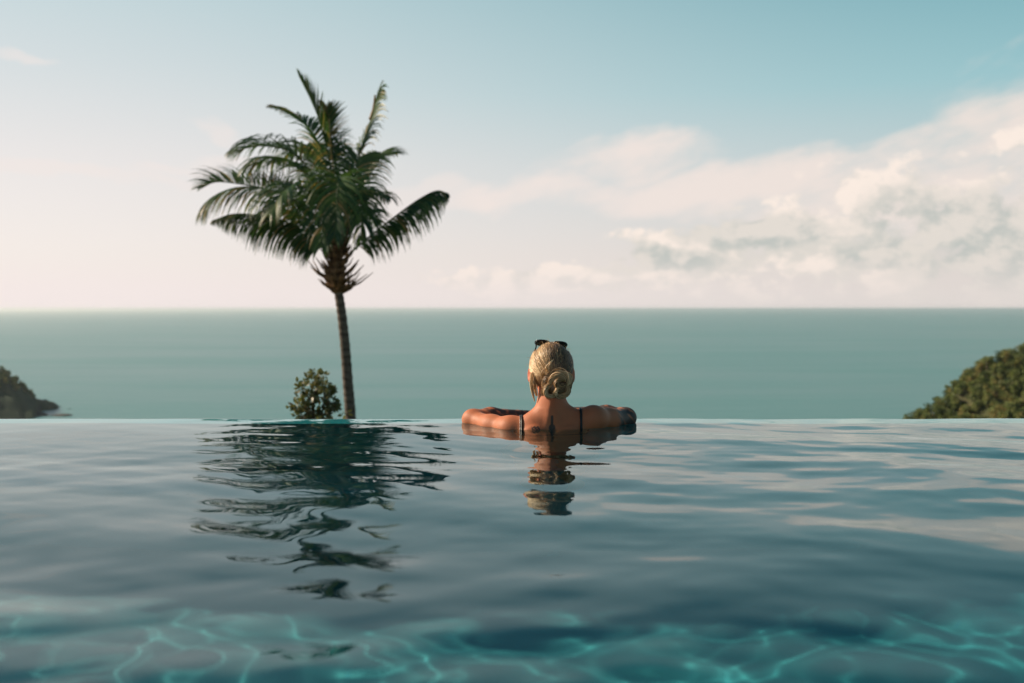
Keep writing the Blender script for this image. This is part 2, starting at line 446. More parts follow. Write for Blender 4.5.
def catmull(P, n):
    P = [Vector(p) for p in P]; Q = [P[0] * 2 - P[1]] + P + [P[-1] * 2 - P[-2]]; out = []
    m = len(P) - 1
    for i in range(n + 1):
        t = i / n * m; k = min(int(t), m - 1); u = t - k
        a, b, c, d = Q[k:k + 4]
        out.append(.5 * ((2 * b) + (c - a) * u + (2 * a - 5 * b + 4 * c - d) * u * u + (3 * b - a - 3 * c + d) * u ** 3))
    return out

def frond(root, pts, L, hang, n=38, spread=1.0, dry=0.0, rise=0.0, start=.2, rr=.024):
    """midrib along pts, leaflets along both sides; hang = how far the leaflets droop"""
    rnd = random.Random(hash((round(pts[-1].x, 2), round(pts[-1].z, 2))) & 0xffff)
    N = 28; C = catmull(pts, N); rib = MB(); lf = MB()
    rib.tube(C, [rr * (1 - .82 * i / N) + .003 for i in range(N + 1)], 6, .75)
    up = Vector((0, 0, 1))
    n = int(n * 1.2); L *= 1.1
    for s in (-1, 1):
        for k in range(n):
            t = start + (1 - start) * (k + rnd.uniform(-.3, .3)) / (n - 1); t = min(max(t, 0.02), .995)
            i = min(int(t * N), N - 1); p = C[i].lerp(C[i + 1], t * N - i); T = (C[i + 1] - C[i]).normalized()
            S = T.cross(up)
            if S.length < .25: S = S + T.cross(Vector((.3, 1, 0))) * .6
            S.normalize(); W = S.cross(T).normalized()
            if W.z < 0: W = -W
            u = max(0.0, (t - start) / (1 - start))
            ln = L * (.55 + .45 * max(0.0, math.sin(math.pi * min(.995, .12 + .85 * u))) ** .7) * rnd.uniform(.82, 1.1)
            ln *= (1 - max(0, u - .45) * 1.4) if rise < -1 else (1 - max(0, u - .66) * 1.35)
            fwd = .35 + .9 * u ** 1.5
            d = (S * s * spread + T * fwd + W * (.35 + rise) * (1 - (.85 if rise < -1 else .5) * u)).normalized()
            q = p.copy(); P = [q.copy()]; seg = 5
            for j in range(seg):
                q = q + d * ln / seg; P.append(q.copy())
                d = (d + Vector((rnd.uniform(-.05, .05), rnd.uniform(-.05, .05), -hang * (.35 + .25 * j)))).normalized()
            w = rnd.uniform(.036, .054)
            nr = (W + S * s * rnd.uniform(-.5, .7) + Vector((rnd.uniform(-.3, .3), -.35, 0))).normalized()
            tint = min(1, max(0, rnd.gauss(.42, .2))) if rnd.random() > dry else rnd.uniform(.85, 1)
            lf.ribbon(P, [w * .5, w, w * .95, w * .75, w * .45, .004], nr, tint)
    f = rib.build('frond', M_frond, root)
    lf.build('leaflets', M_frond, f)
    return f

def build_palm():
    D = 22.0
    base = at(351, 419, D); gz = float(slope_z(np.array([[base.x]]), np.array([[D]]))[0, 0])
    root = empty('coconut_palm', (base.x, D, gz))
    tag(root, 'tall coconut palm with thin bare trunk standing against the sky left of the bather', 'palm tree')
    O = Vector((base.x, D, gz))
    def W(px, py, dy=0.0): return at(px, py, D + dy) - O
    tr = MB(); pts = [Vector((.12, 0, -.3)), Vector((.10, 0, .8))] + [W(350.5, 417), W(348, 385), W(345, 345), W(341.5, 312), W(338, 288), W(336, 262)]
    C = catmull(pts, 70)
    rad = [.135 - .045 * i / 70 + .006 * math.sin(i * 2.4) + (.05 * max(0, 1 - i / 6)) for i in range(71)]
    tr.tube(C, rad, 14); tr.build('trunk', M_bark, root)
    # old leaf bases and fibre under the crown
    bt = MB(); rnd = random.Random(4)
    core = [W(338, 293), W(337, 284), W(336, 272), W(336.5, 260), W(337, 250), W(338, 240), W(338, 232)]
    bt.tube(catmull(core, 24), [.075 + .125 * max(0.0, math.sin(math.pi * min(1, (i / 24) ** .7 * 1.15 + .08))) for i in range(25)], 14, .2)
    for k in range(120):
        t = rnd.random() ** 1.1; c = catmull(core, 24)[int(t * 22)]; an = k * 2.39996 + rnd.uniform(-.3, .3)
        o = Vector((math.cos(an), math.sin(an), 0)); r0 = .11 + .12 * math.sin(math.pi * min(1, t + .15))
        ln = rnd.uniform(.16, .52); lean = rnd.uniform(.25, .85) * (1.5 if t < .35 else .7)
        q0 = c + o * r0 * .6; q1 = c + o * (r0 + ln * lean * .5) + Vector((0, 0, ln * .35)); q2 = c + o * (r0 + ln * lean) + Vector((0, 0, ln * rnd.uniform(.55, 1)))
        bt.tube([q0, q1, q2], [.055, .042, .012], 5, rnd.random(), squash=.45)
    bt.build('leaf_base', M_boot, root)
    F = [  # px, py, depth ; leaflet length, droop, spread, dry share, rise
        ([(341, 262, 0), (364, 241, 0), (392, 219, -.1), (418, 200, -.2), (436, 191, -.2), (447, 193, -.2)], .74, .75, 84, .5, .03, -1.35),
        ([(334, 262, 0), (320, 243, 0), (294, 225, -.1), (262, 216, -.2), (234, 214, -.3), (214, 220, -.3)], .88, .75, 88, .5, .05, -1.2),
        ([(334, 255, 0), (312, 212, -.3), (276, 192, -.6), (242, 187, -.8), (216, 195, -.9), (204, 209, -.9)], .95, .5, 62, .7, .2, -.6),
        ([(334, 245, 0), (304, 203, .5), (270, 190, .9), (240, 184, 1.1), (216, 182, 1.2), (202, 188, 1.3)], .74, .28, 56, .6, .06, .7),
        ([(336, 245, 0), (320, 188, -.2), (294, 154, -.5), (264, 146, -.6), (238, 150, -.7)], 1.05, .5, 60, .75, .04, .1),
        ([(336, 245, 0), (324, 198, .4), (300, 166, .6), (272, 158, .9), (248, 166, 1.0)], 1.0, .5, 56, .75, .06, -.3),
        ([(334, 258, 0), (322, 236, .3), (302, 216, .4), (278, 208, .5), (256, 214, .6)], .9, .6, 56, .7, .12, -.6),
        ([(336, 240, 0), (331, 172, .2), (321, 126, .3), (312, 102, .3), (300, 78, .3)], .60, .02, 40, .26, .05, 0),
        ([(336, 240, 0), (330, 186, .4), (318, 142, .7), (302, 122, .9), (281, 110, 1.0)], .95, .35, 50, .75, .2, .1),
        ([(338, 240, 0), (337, 175, .2), (332, 145, .3), (329, 122, .3), (327, 108, .2)], .55, .12, 30, .6, .3, .1),
        ([(344, 245, 0), (352, 192, .1), (360, 152, .2), (372, 118, .3), (380, 90, .3)], .86, .5, 60, .6, .05, -.3),
        ([(345, 240, 0), (360, 186, .8), (374, 160, 1.4), (394, 154, 1.8)], .70, .35, 34, .6, .08, .1),
        ([(345, 250, 0), (358, 214, -.4), (372, 196, -.8), (388, 198, -1.1)], .62, .6, 32, .6, .06, .1),
        ([(338, 245, 0), (341, 195, -.9), (339, 176, -1.6), (337, 196, -2.1), (335, 236, -2.3)], .95, .5, 38, .8, .03, .1),
        ([(334, 245, 0), (318, 203, -.8), (299, 186, -1.4), (283, 193, -1.8), (270, 214, -2.1)], .92, .55, 38, .8, .10, .1),
        ([(342, 245, 0), (351, 203, -.8), (357, 192, -1.3), (361, 208, -1.7), (361, 240, -1.9)], .80, .55, 36, .7, .04, .1),
        ([(336, 240, 0), (322, 174, .8), (311, 150, 1.4), (298, 148, 1.9), (280, 160, 2.3)], .90, .45, 36, .8, .05, .1),
        ([(335, 250, 0), (318, 222, .8), (300, 205, 1.4), (282, 208, 1.9), (262, 228, 2.2)], .85, .6, 36, .8, .08, .1),
        ([(341, 250, 0), (353, 226, .9), (367, 214, 1.5), (380, 222, 1.9)], .65, .6, 30, .7, .05, .1),
        ([(339, 245, 0), (334, 205, -1.0), (329, 196, -1.6), (324, 216, -2.0), (321, 246, -2.1)], .80, .5, 34, .8, .05, .1),
    ]
    for (P, L, hang, n, spread, dry, rise) in F:
        frond(root, [W(*p) for p in P], L, hang, n, spread, dry, rise, start=.16 if L > .7 else .3)
    # a pale unopened spear and flower stalks in the heart of the crown
    sp = MB()
    for (P, r) in (([(340, 235), (336, 190), (331, 150), (329, 118)], .028), ([(342, 235), (346, 200), (350, 165)], .022), ([(371, 120, .3), (374, 108, .3), (375, 95, .3)], .06)):
        C = catmull([W(*p) for p in P], 10); sp.tube(C, [r * (1 - .7 * i / 10) for i in range(11)], 6, 1.0)
    sp.build('leaf_spear', M_frond, root)
    fl = MB()
    for k in range(26):
        an = rnd.random() * 6.28; c = catmull(core, 24)[rnd.randrange(14, 24)]; e = c + Vector((math.cos(an) * .42, -.2, rnd.uniform(.1, .8)))
        fl.tube([c, (c + e) / 2 + Vector((0, 0, .06)), e], [.022, .018, .006], 5, .98)
    fl.build('flower_cluster', M_boot, root)
build_palm()

def leaf_blob(mb, c, r, n, size, rnd, squash=.8, tint=(.35, .2), nrm_up=.25):
    for _ in range(n):
        v = Vector((rnd.gauss(0, 1), rnd.gauss(0, 1), rnd.gauss(0, 1))).normalized() * r * rnd.uniform(.45, 1.05); v.z *= squash
        p = c + v; d = (v.normalized() + Vector((rnd.uniform(-.8, .8), rnd.uniform(-.8, .8), rnd.uniform(-.7, .5)))).normalized()
        nr = (v.normalized() * .5 + Vector((rnd.uniform(-1, 1), rnd.uniform(-1, 1), rnd.uniform(-.5, 1) + nrm_up))).normalized()
        s = size * rnd.uniform(.7, 1.3)
        mb.ribbon([p, p + d * s * .5, p + d * s], [s * .12, s * .62, s * .06], nr, min(1, max(0, rnd.gauss(*tint))))

def build_bush():
    D = 13.0; rnd = random.Random(9)
    b = at(314, 419, D); gz = float(slope_z(np.array([[b.x]]), np.array([[D]]))[0, 0]); O = Vector((b.x, D, gz))
    root = empty('small_tree', O); tag(root, 'small bushy young tree with round leaf tufts left of the palm trunk', 'young tree')
    W = lambda px, py, dy=0: at(px, py, D + dy) - O
    C = [(302, 389, 0, .085), (312, 381, .1, .08), (319, 376, 0, .07), (325, 388, -.1, .085), (330, 400, 0, .10), (308, 398, -.1, .11), (319, 397, .1, .10),
         (299, 405, 0, .10), (312, 411, .05, .11), (325, 412, 0, .11), (316, 388, .1, .08), (335, 407, 0, .05), (303, 414, .1, .10), (330, 390, .1, .05), (318, 425, 0, .2), (305, 432, 0, .22), (328, 430, .1, .2)]
    tk = MB(); j = W(314, 440); tk.tube([Vector((0, 0, -.2)), Vector((.05, 0, 1.0)), j], [.06, .05, .035], 8); 
    for (x, y, d, r) in C:
        e = W(x, y, d); mid = j.lerp(e, .5) + Vector((rnd.uniform(-.05, .05), 0, .02)); tk.tube([j, mid, e], [.018, .012, .005], 5)
    tk.build('trunk', M_twig, root)
    cr = MB()
    for (x, y, d, r) in C:
        leaf_blob(cr, W(x, y, d), r * .85, int(50 * (r / .1) ** 1.5), .065, rnd, .85, (.45, .25))
        for _ in range(3):
            leaf_blob(cr, W(x, y, d) + Vector((rnd.uniform(-r, r), rnd.uniform(-r, r), rnd.uniform(-.4 * r, r))) * 1.2, r * .35, 10, .06, rnd)
    cr.build('crown', M_bush, root)
build_bush()

def dup(o, parent=None):
    c = o.copy(); COL.objects.link(c)
    if parent: c.parent = parent
    for ch in list(o.children): dup(ch, c)
    return c
def proto_tree(seed, h, rx, kind):
    rnd = random.Random(seed); root = empty('hill_tree'); tk = MB()
    tk.tube([Vector((0, 0, -1.0)), Vector((.1, .05, h * .35)), Vector((rnd.uniform(-.2, .2), 0, h * .7))], [.2, .15, .07], 6)
    cr = MB(); n = 17 if kind != 'palm' else 0
    for k in range(n):
        an = rnd.random() * 6.28; q = rnd.random() ** .6; zz = h * (.22 + .68 * rnd.random()) if kind == 'round' else h * (.18 + .76 * rnd.random())
        rr = rx * (1 - .75 * abs((zz / h - .55) / .5) ** 1.5)
        c = Vector((math.cos(an) * rr * q * .8, math.sin(an) * rr * q * .8, zz)); tt = rnd.choice([.05, .2, .5, .7, .95])
        leaf_blob(cr, c, rx * rnd.uniform(.22, .44), 80, .34, rnd, .85, (tt, .10))
        tk.tube([Vector((0, 0, h * .3)), c], [.08, .03], 4)
    if kind == 'palm':
        for k in range(16):
            an = k * 2.4; el = rnd.uniform(-.2, 1.1); L = rx * rnd.uniform(.9, 1.2)
            o = Vector((math.cos(an), math.sin(an), 0)); P = [Vector((0, 0, h * .85)), Vector((0, 0, h * .85)) + o * L * .5 * math.cos(el) + Vector((0, 0, L * .45 * math.sin(el))), Vector((0, 0, h * .85)) + o * L * math.cos(el * .5) + Vector((0, 0, L * .5 * math.sin(el) - L * .35))]
            for s in (-1, 1):
                C = catmull(P, 10)
                for i in range(1, 10):
                    T = (C[i + 1] - C[i - 1]).normalized(); S = T.cross(Vector((0, 0, 1))).normalized() * s
                    cr.ribbon([C[i], C[i] + (S + T * .5).normalized() * .35 + Vector((0, 0, -.08)), C[i] + (S + T * .6).normalized() * .6 + Vector((0, 0, -.4))], [.12, .14, .02], Vector((0, 0, 1)), rnd.uniform(.3, .8))
        tk.tube([Vector((0, 0, h * .5)), Vector((0, 0, h * .86))], [.13, .12], 6)
    tk.build('trunk', M_twig, root); cr.build('crown', M_wood, root)
    return root
def plant_woods():
    P = [proto_tree(31, 4.6, 2.3, 'round'), proto_tree(32, 5.2, 1.9, 'tall'), proto_tree(33, 4.0, 2.5, 'round'), proto_tree(34, 5.4, 1.7, 'palm')]
    used = set(); rnd = random.Random(77); spots = []
    def put(kind, x, y, zf, sc, label, group, cat='tree'):
        o = P[kind] if kind not in used else dup(P[kind]); used.add(kind)
        z = float(zf(np.array([[x]]), np.array([[y]]))[0, 0])
        o.location = (x, y, z - .15); o.rotation_euler = (0, 0, rnd.random() * 6.28); o.scale = (sc, sc, sc * rnd.uniform(.85, 1.15))
        tag(o, label, cat, group)
    ln, grp = 'small olive-gold tree in the dense sunlit wood covering the hill on the right', 'trees of the wooded hill on the right'
    # two that stick out above the skyline
    put(3, 124.6, 261, hill_z, .95, 'dark round-headed palm rising above the skyline halfway up the right hill', grp, 'palm tree')
    put(1, 115.4, 259, hill_z, .95, 'slim tree rising above the skyline low on the right hill', grp)
    tries = 0
    while len(spots) < 215 and tries < 40000:
        tries += 1
        y = rnd.uniform(196, 270); x = rnd.uniform(88, 150)
        z = float(hill_z(np.array([[x]]), np.array([[y]]))[0, 0])
        px = 512 + FPX * x / y; py = 308 - FPX * (z + 5 - .46) / y
        if px > 1055 or px < 890 or py > 424 or z < SEA + 2: continue
        if any((x - a) ** 2 + (y - b) ** 2 < 2.3 ** 2 for a, b in spots): continue
        spots.append((x, y)); k = rnd.choice([0, 0, 1, 2, 2, 1]) if len(spots) > 4 else len(spots) % 3
        put(k, x, y, hill_z, rnd.uniform(.65, .98), ln, grp)
    # headland
    sp2 = []; tries = 0
    while len(sp2) < 70 and tries < 20000:
        tries += 1
        x = rnd.uniform(-345, -287); y = rnd.uniform(566, 640); z = float(head_z(np.array([[x]]), np.array([[y]]))[0, 0])
        px = 512 + FPX * x / y
        if z < SEA + 3.0 or px < -22 or px > 33: continue
        if any((x - a) ** 2 + (y - b) ** 2 < 4.3 ** 2 for a, b in sp2): continue
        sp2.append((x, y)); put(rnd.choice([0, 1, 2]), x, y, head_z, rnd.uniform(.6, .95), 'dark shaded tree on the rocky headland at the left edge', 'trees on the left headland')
    print('trees', len(spots), len(sp2))
plant_woods()
def build_reef():
    m, g, bs = material('dark_rock'); n = g.noise(g.new('ShaderNodeTexCoord').outputs['Object'], .8, 7, .65)
    g.l.new(g.mix(n, (.02, .022, .022), (.05, .045, .04)), bs.inputs['Base Color']); bs.inputs['Roughness'].default_value = .8
    for (cx, cy_, rx, ry, h, lab, sd) in ((-268, 563, 22, 8, 2.4, 'low dark reef running out from the headland into the sea', 3), (-289, 612, 10, 7, 6.0, 'pointed dark rock at the tip of the left headland', 5)):
        u = np.linspace(-1, 1, 60); v = np.linspace(-1, 1, 30); U, V = np.meshgrid(u, v)
        q = np.clip(1 - U ** 2 - V ** 2, 0, 1) ** .6
        Z = q * h * (.75 + .35 * fbm(U * rx, V * ry, sd, .35, 4, .6)) - 1.0
        idx = np.arange(60 * 30).reshape(30, 60); F = np.stack([idx[:-1, :-1], idx[:-1, 1:], idx[1:, 1:], idx[1:, :-1]], -1).reshape(-1, 4)
        o = mesh_obj('sea_rock', np.stack([U * rx, V * ry, Z], -1), F, m); o.location = (cx, cy_, SEA); tag(o, lab, 'rock')
build_reef()
# ------------------------------------------------------------------ the bather
import openvdb as vdb
class Field:
    """a signed-distance field that body shapes are blended into"""
    def __init__(s, lo, hi, h):
        s.lo = np.array(lo, float); s.h = h; s.n = np.ceil((np.array(hi) - s.lo) / h).astype(int)
        s.d = np.full(s.n, .25, np.float32)
    def _win(s, lo, hi):
        a = np.clip(np.floor((np.array(lo) - s.lo) / s.h).astype(int), 0, s.n); b = np.clip(np.ceil((np.array(hi) - s.lo) / s.h).astype(int) + 1, 0, s.n)
        ax = [s.lo[i] + s.h * np.arange(a[i], b[i]) for i in range(3)]
        return tuple(slice(a[i], b[i]) for i in range(3)), np.meshgrid(*ax, indexing='ij', sparse=True)
    def _blend(s, win, d, k, sub=False):
        a = s.d[win]; d = d.astype(np.float32)
        if sub: a_, d_ = -a, d; h = np.maximum(k - np.abs(a_ - d_), 0) / k; s.d[win] = -(np.minimum(a_, d_) - h * h * k * .25); return
        h = np.maximum(k - np.abs(a - d), 0) / k
        s.d[win] = np.minimum(a, d) - h * h * k * .25
    def cap(s, p, q, r0, r1, k=.02, sub=False):
        p = np.array(p, float); q = np.array(q, float); m = max(r0, r1) + k + .03
        w, (X, Y, Z) = s._win(np.minimum(p, q) - m, np.maximum(p, q) + m)
        v = q - p; L2 = max(v @ v, 1e-9)
        t = np.clip(((X - p[0]) * v[0] + (Y - p[1]) * v[1] + (Z - p[2]) * v[2]) / L2, 0, 1)
        d = np.sqrt((X - p[0] - t * v[0]) ** 2 + (Y - p[1] - t * v[1]) ** 2 + (Z - p[2] - t * v[2]) ** 2) - (r0 + (r1 - r0) * t)
        s._blend(w, d, k, sub)
    def ell(s, c, r, k=.02, sub=False, rot=None):
        c = np.array(c, float); r = np.array(r, float); m = max(r) + k + .03
        w, (X, Y, Z) = s._win(c - m, c + m)
        X, Y, Z = X - c[0], Y - c[1], Z - c[2]
        if rot is not None:
            M = np.array(Matrix.Rotation(R(rot[1]), 3, rot[0]).transposed())
            X, Y, Z = (M[i][0] * X + M[i][1] * Y + M[i][2] * Z for i in range(3))
        k0 = np.sqrt((X / r[0]) ** 2 + (Y / r[1]) ** 2 + (Z / r[2]) ** 2); k1 = np.sqrt((X / r[0] ** 2) ** 2 + (Y / r[1] ** 2) ** 2 + (Z / r[2] ** 2) ** 2)
        s._blend(w, k0 * (k0 - 1) / np.maximum(k1, 1e-6), k, sub)
    def chain(s, pts, k=.02):
        for a, b in zip(pts[:-1], pts[1:]): s.cap(a[:3], b[:3], a[3], b[3], k)
    def mesh(s, d=None):
        g = vdb.FloatGrid(.25); g.copyFromArray(np.ascontiguousarray(s.d if d is None else d)); g.transform = vdb.createLinearTransform(voxelSize=s.h)
        p, q = g.convertToQuads(isovalue=0.0)
        return p.astype(float) + s.lo, q[:, ::-1].astype(np.int64)

def build_bather():
    O = Vector((CX, CY, 0.0))
    f = Field((-.40, -.22, -1.33), (.40, .62, .38), .0042)
    # trunk
    f.chain([(0, .045, -.60, .105), (0, .06, -.42, .095), (0, .055, -.25, .105), (0, .045, -.12, .10)], .06)
    f.ell((0, .055, -.13), (.142, .088, .175), .06); f.ell((0, .045, -.60), (.165, .105, .11), .07)
    f.ell((0, .06, -.38), (.118, .08, .15), .06)
    f.ell((0, .035, -.028), (.142, .068, .060), .05)
    for s in (-1, 1):
        f.ell((s * .07, -.03, -.09), (.062, .026, .10), .04)                 # shoulder blades
        f.ell((s * .066, .125, -.13), (.058, .055, .058), .03)               # chest
        f.ell((s * .075, -.035, -.66), (.08, .075, .08), .05)
        f.cap((s * .010, .03, .082), (s * .125, .03, .010 + .018 * s), .032, .028, .055)    # neck into shoulder
        f.cap((s * .02, .10, .005), (s * .14, .05, .005), .013, .013, .025)
        # legs, the feet on the ledge
        f.chain([(s * .085, .05, -.62, .095), (s * .09, .035, -.75, .078), (s * .088, .05, -.90, .054)], .04)
        f.chain([(s * .088, .05, -.90, .053), (s * .087, .02, -1.02, .05), (s * .083, .035, -1.15, .036), (s * .082, .045, -1.24, .034)], .03)
        f.chain([(s * .082, .01, -1.262, .030), (s * .086, .10, -1.268, .025), (s * .088, .155, -1.276, .018)], .025)
        for j in range(5):
            f.cap((s * (.066 + .011 * j), .15, -1.275), (s * (.066 + .012 * j), .192 - .006 * j - (.0 if j else -.004), -1.279), .010 if j else .012, .009 if j else .011, .006)
        f.ell((s * .083, .0, -1.25), (.028, .030, .034), .02)
    f.ell((0, .0, -.04), (.010, .03, .17), .03, sub=False)
    f.cap((0, -.043, .07), (0, -.048, -.30), .006, .006, .03, sub=True)      # groove of the spine
    # neck and head
    f.chain([(0, .028, .045, .052), (0, .040, .12, .0420), (0, .052, .20, .046)], .035)
    f.ell((0, .068, .238), (.0775, .096, .086), .02); f.ell((0, .095, .195), (.060, .068, .078), .035)
    f.ell((0, .150, .128), (.024, .020, .020), .03)                            # chin
    f.cap((0, .163, .222), (0, .180, .192), .008, .012, .012)                 # nose
    for s in (-1, 1):
        f.ell((s * .030, .162, .223), (.017, .012, .011), .010, sub=True); f.ell((s * .030, .148, .222), (.0125, .0125, .0125), .002)
        f.ell((s * .012, .172, .190), (.008, .009, .006), .006); f.cap((s * .016, .160, .240), (s * .046, .146, .240), .006, .005, .012)
        f.ell((s * .0825, .062, .203), (.009, .020, .031), .010, rot=('Z', -s * 18)); f.ell((s * .089, .060, .208), (.006, .011, .018), .004, sub=True, rot=('Z', -s * 18))
    f.ell((0, .167, .166), (.022, .010, .0065), .008); f.ell((0, .166, .156), (.019, .010, .006), .006); f.cap((-.02, .176, .161), (.02, .176, .161), .0018, .0018, .003, sub=True)
    # arms folded on the rim: upper arm forward and out, forearm back in
    SH = {-1: (-.158, .045, -.002), 1: (.160, .035, .040)}; EL = {-1: (-.312, .215, .014), 1: (.308, .222, .020)}
    WR = {-1: (-.085, .330, .014), 1: (.075, .300, .030)}
    HD = {-1: (.000, .352, .016), 1: (-.012, .312, .042)}
    for s in (-1, 1):
        S, E, W_, H = (np.array(q[s]) for q in (SH, EL, WR, HD))
        f.ell(S + np.array([s * .004, .0, -.002]), (.047, .046, .043), .035)
        m1 = S * .55 + E * .45 + np.array([s * .006, -.004, -.006])
        f.chain([(*S, .043), (*m1, .039), (*E, .0345)], .03); f.ell(E + np.array([s * .002, .004, -.002]), (.036, .034, .034), .02)
        m2 = E * .68 + W_ * .32 + np.array([0, .004, .004])
        f.chain([(*E, .0345), (*m2, .0365), (*W_, .0245)], .025)
        # hand: palm, four fingers, thumb from its side
        dr = (H - W_) / np.linalg.norm(H - W_); up = np.array([0, 0, 1.]); sd = np.cross(up, dr); sd /= np.linalg.norm(sd)
        pal = W_ + dr * .05
        for o in (-.024, -.008, .008, .024):
            f.cap(W_ + dr * .012 + sd * o * .6, W_ + dr * .082 + sd * o, .013, .0115, .012)
        for j, (o, L) in enumerate(((-.027, .058), (-.009, .071), (.009, .075), (.027, .066))):
            a = W_ + dr * .080 + sd * o; b = a + dr * L * .42 + sd * o * .12 - up * .004; c = b + dr * L * .32 - up * .014; e = c + dr * L * .26 - up * .020
            f.cap(a, b, .0098, .0090, .003); f.cap(b, c, .0090, .0082, .003); f.cap(c, e, .0082, .0068, .003)
        ts = -s if False else 1.0
        ts = 1.0 if (sd @ np.array([0, -1., 0])) > 0 else -1.0                # thumb on the side nearer the chest
        a = W_ + dr * .022 + sd * ts * .022; b = a + dr * .030 + sd * ts * .020 - up * .006; c = b + dr * .030 + sd * ts * .004 - up * .006; e = c + dr * .022 - sd * ts * .004 - up * .008
        f.cap(a, b, .0135, .0115, .008); f.cap(b, c, .0112, .0098, .004); f.cap(c, e, .0098, .0078, .004)
    V, F = f.mesh()
    # ink: right arm sleeve, small marks on the back; red of sunlight through the ears painted in
    X, Y, Z = V[:, 0], V[:, 1], V[:, 2]
    def seg_d(p, q):
        p = np.array(p); q = np.array(q); v = q - p; t = np.clip(((V - p) @ v) / (v @ v), 0, 1); return np.linalg.norm(V - p - t[:, None] * v, axis=1), t
    d1, t1 = seg_d(SH[1], EL[1]); d2, t2 = seg_d(EL[1], WR[1])
    pat = fbm(V[:, 0] * 1.0 + V[:, 2] * .8, V[:, 1] + V[:, 2] * 1.3, 44, 105, 3, .6)
    sleeve = np.clip(((t1 - .36) * 5.0) * (d1 < .07) , 0, 1) + (d2 < .055) * 1.0 * np.clip(t2 * 9 + .5, 0, 1)
    ink = np.clip(sleeve, 0, 1) * np.clip(.78 + .5 * pat, 0, 1) * (X > .06)
    dl1, tl1 = seg_d(EL[-1], WR[-1]); ink = np.maximum(ink, (dl1 < .055) * (tl1 > .02) * (X < -.03) * np.clip(.8 + .5 * pat, 0, 1) * np.clip((tl1 - .1) * 4, 0, 1))
    back = Y < .045
    ink = np.maximum(ink, back * np.clip(1.6 - np.abs(X + .001) / .0045, 0, 1) * (Z < .055) * (Z > -.12) * .9)
    ink = np.maximum(ink, back * .9 * np.clip(2.2 - np.hypot((X + .001) / .012, (Z - .008) / .014) * 1.6, 0, 1))
    ink = np.maximum(ink, back * .9 * np.clip(3 - np.maximum(np.abs(X + .062) / .016, np.abs(Z - .004) / .011) * 2.4, 0, 1) * (np.sin(X * 500 + Z * 300) > -.6))
    ink = np.clip(ink, 0, 1)
    ear = ((np.abs(X) > .072) & (Z > .17) & (Z < .25)).astype(float)
    m, g, bs = material('tanned_skin')
    a = g.new('ShaderNodeAttribute', attribute_name='ink').outputs['Fac']; e = g.new('ShaderNodeAttribute', attribute_name='ear').outputs['Fac']
    tc = g.new('ShaderNodeTexCoord').outputs['Object']; n = g.noise(tc, 14, 5, .6)
    c = g.mix(n, (.47, .145, .062), (.57, .20, .095)); c = g.mix(g.m('MULTIPLY', e, .6), c, (.6, .16, .10))
    c = g.mix(g.m('MULTIPLY', g.smooth(a, .1, .8), .90), c, (.024, .036, .038))
    g.l.new(c, bs.inputs['Base Color']); bs.inputs['Roughness'].default_value = .58; bs.inputs['Specular IOR Level'].default_value = .4
    bs.inputs['Subsurface Weight'].default_value = .12; bs.inputs['Subsurface Radius'].default_value = (.012, .004, .002); bs.inputs['Subsurface Scale'].default_value = 1.0
    b = g.new('ShaderNodeBump'); b.inputs['Distance'].default_value = .0012; b.inputs['Strength'].default_value = .5; g.l.new(g.noise(tc, 180, 3, .6), b.inputs['Height']); g.l.new(b.outputs[0], bs.inputs['Normal'])
    P = mesh_obj('person', V, F, m, attrs={'ink': ink, 'ear': ear}); P.location = O
    tag(P, 'blonde woman seen from behind leaning on the pool rim, hair in a bun, tattooed arm', 'person')
    P.cycles.is_caustics_receiver = True

    # swimsuit: straps over the shoulders, band and bottoms under the water
    fm, g, bs = material('black_swim_fabric'); bs.inputs['Base Color'].default_value = (.012, .013, .015, 1); bs.inputs['Roughness'].default_value = .45
    ax = [f.lo[i] + f.h * np.arange(f.n[i]) for i in range(3)]; XX, YY, ZZ = np.meshgrid(*ax, indexing='ij', sparse=True)
    def sheet(cut, th=.0035):
        d = np.maximum(f.d - th, cut); return f.mesh(d.astype(np.float32))
    noarm = np.maximum(np.abs(XX) - .165, -.5)
    v, q = sheet(np.maximum(np.maximum(np.abs(ZZ + .13) - .012 - .05 * (YY > .08), noarm), YY - .30)); mesh_obj('bikini_band', v, q, fm, P)
    v, q = sheet(np.maximum(ZZ + .56 - .12 * 0 * XX, -(ZZ + .60 + .28 * np.maximum(.13 - np.abs(XX), 0) * 1.0 - .0) - .04)); mesh_obj('bikini_bottom', v, q, fm, P)
    for (x0, x1, w, nm) in ((-.116, -.104, .0040, 'strap'), (.111, .103, .0048, 'strap')):
        slab = np.abs(XX - (x0 + (x1 - x0) * np.clip(-ZZ / .12, 0, 1))) - w
        v, q = sheet(np.maximum(np.maximum(slab, -(ZZ + .125)), YY - .12 - .0 * ZZ), .0045); mesh_obj(nm, v, q, fm, P)
    # pale strip beside the left strap, standing in for its shiny highlight
    sm, g, bs = material('pale_highlight'); bs.inputs['Base Color'].default_value = (.24, .24, .25, 1); bs.inputs['Roughness'].default_value = .3; bs.inputs['Metallic'].default_value = .4
    v, q = sheet(np.maximum(np.maximum(np.abs(XX + .1225) - .0013, -(ZZ + .10)), YY - .12), .0050); mesh_obj('strap_highlight', v, q, sm, P)

    # hair ------------------------------------------------------------
    hm, g, bs = material('blonde_hair')
    t = g.new('ShaderNodeAttribute', attribute_name='tint').outputs['Fac']
    c = g.ramp(t, [(0, (.040, .020, .010)), (.35, (.20, .105, .045)), (.65, (.58, .35, .16)), (1, (.90, .68, .42))])
    g.l.new(c, bs.inputs['Base Color']); bs.inputs['Roughness'].default_value = .38; bs.inputs['Specular IOR Level'].default_value = .6
    rnd = random.Random(3)
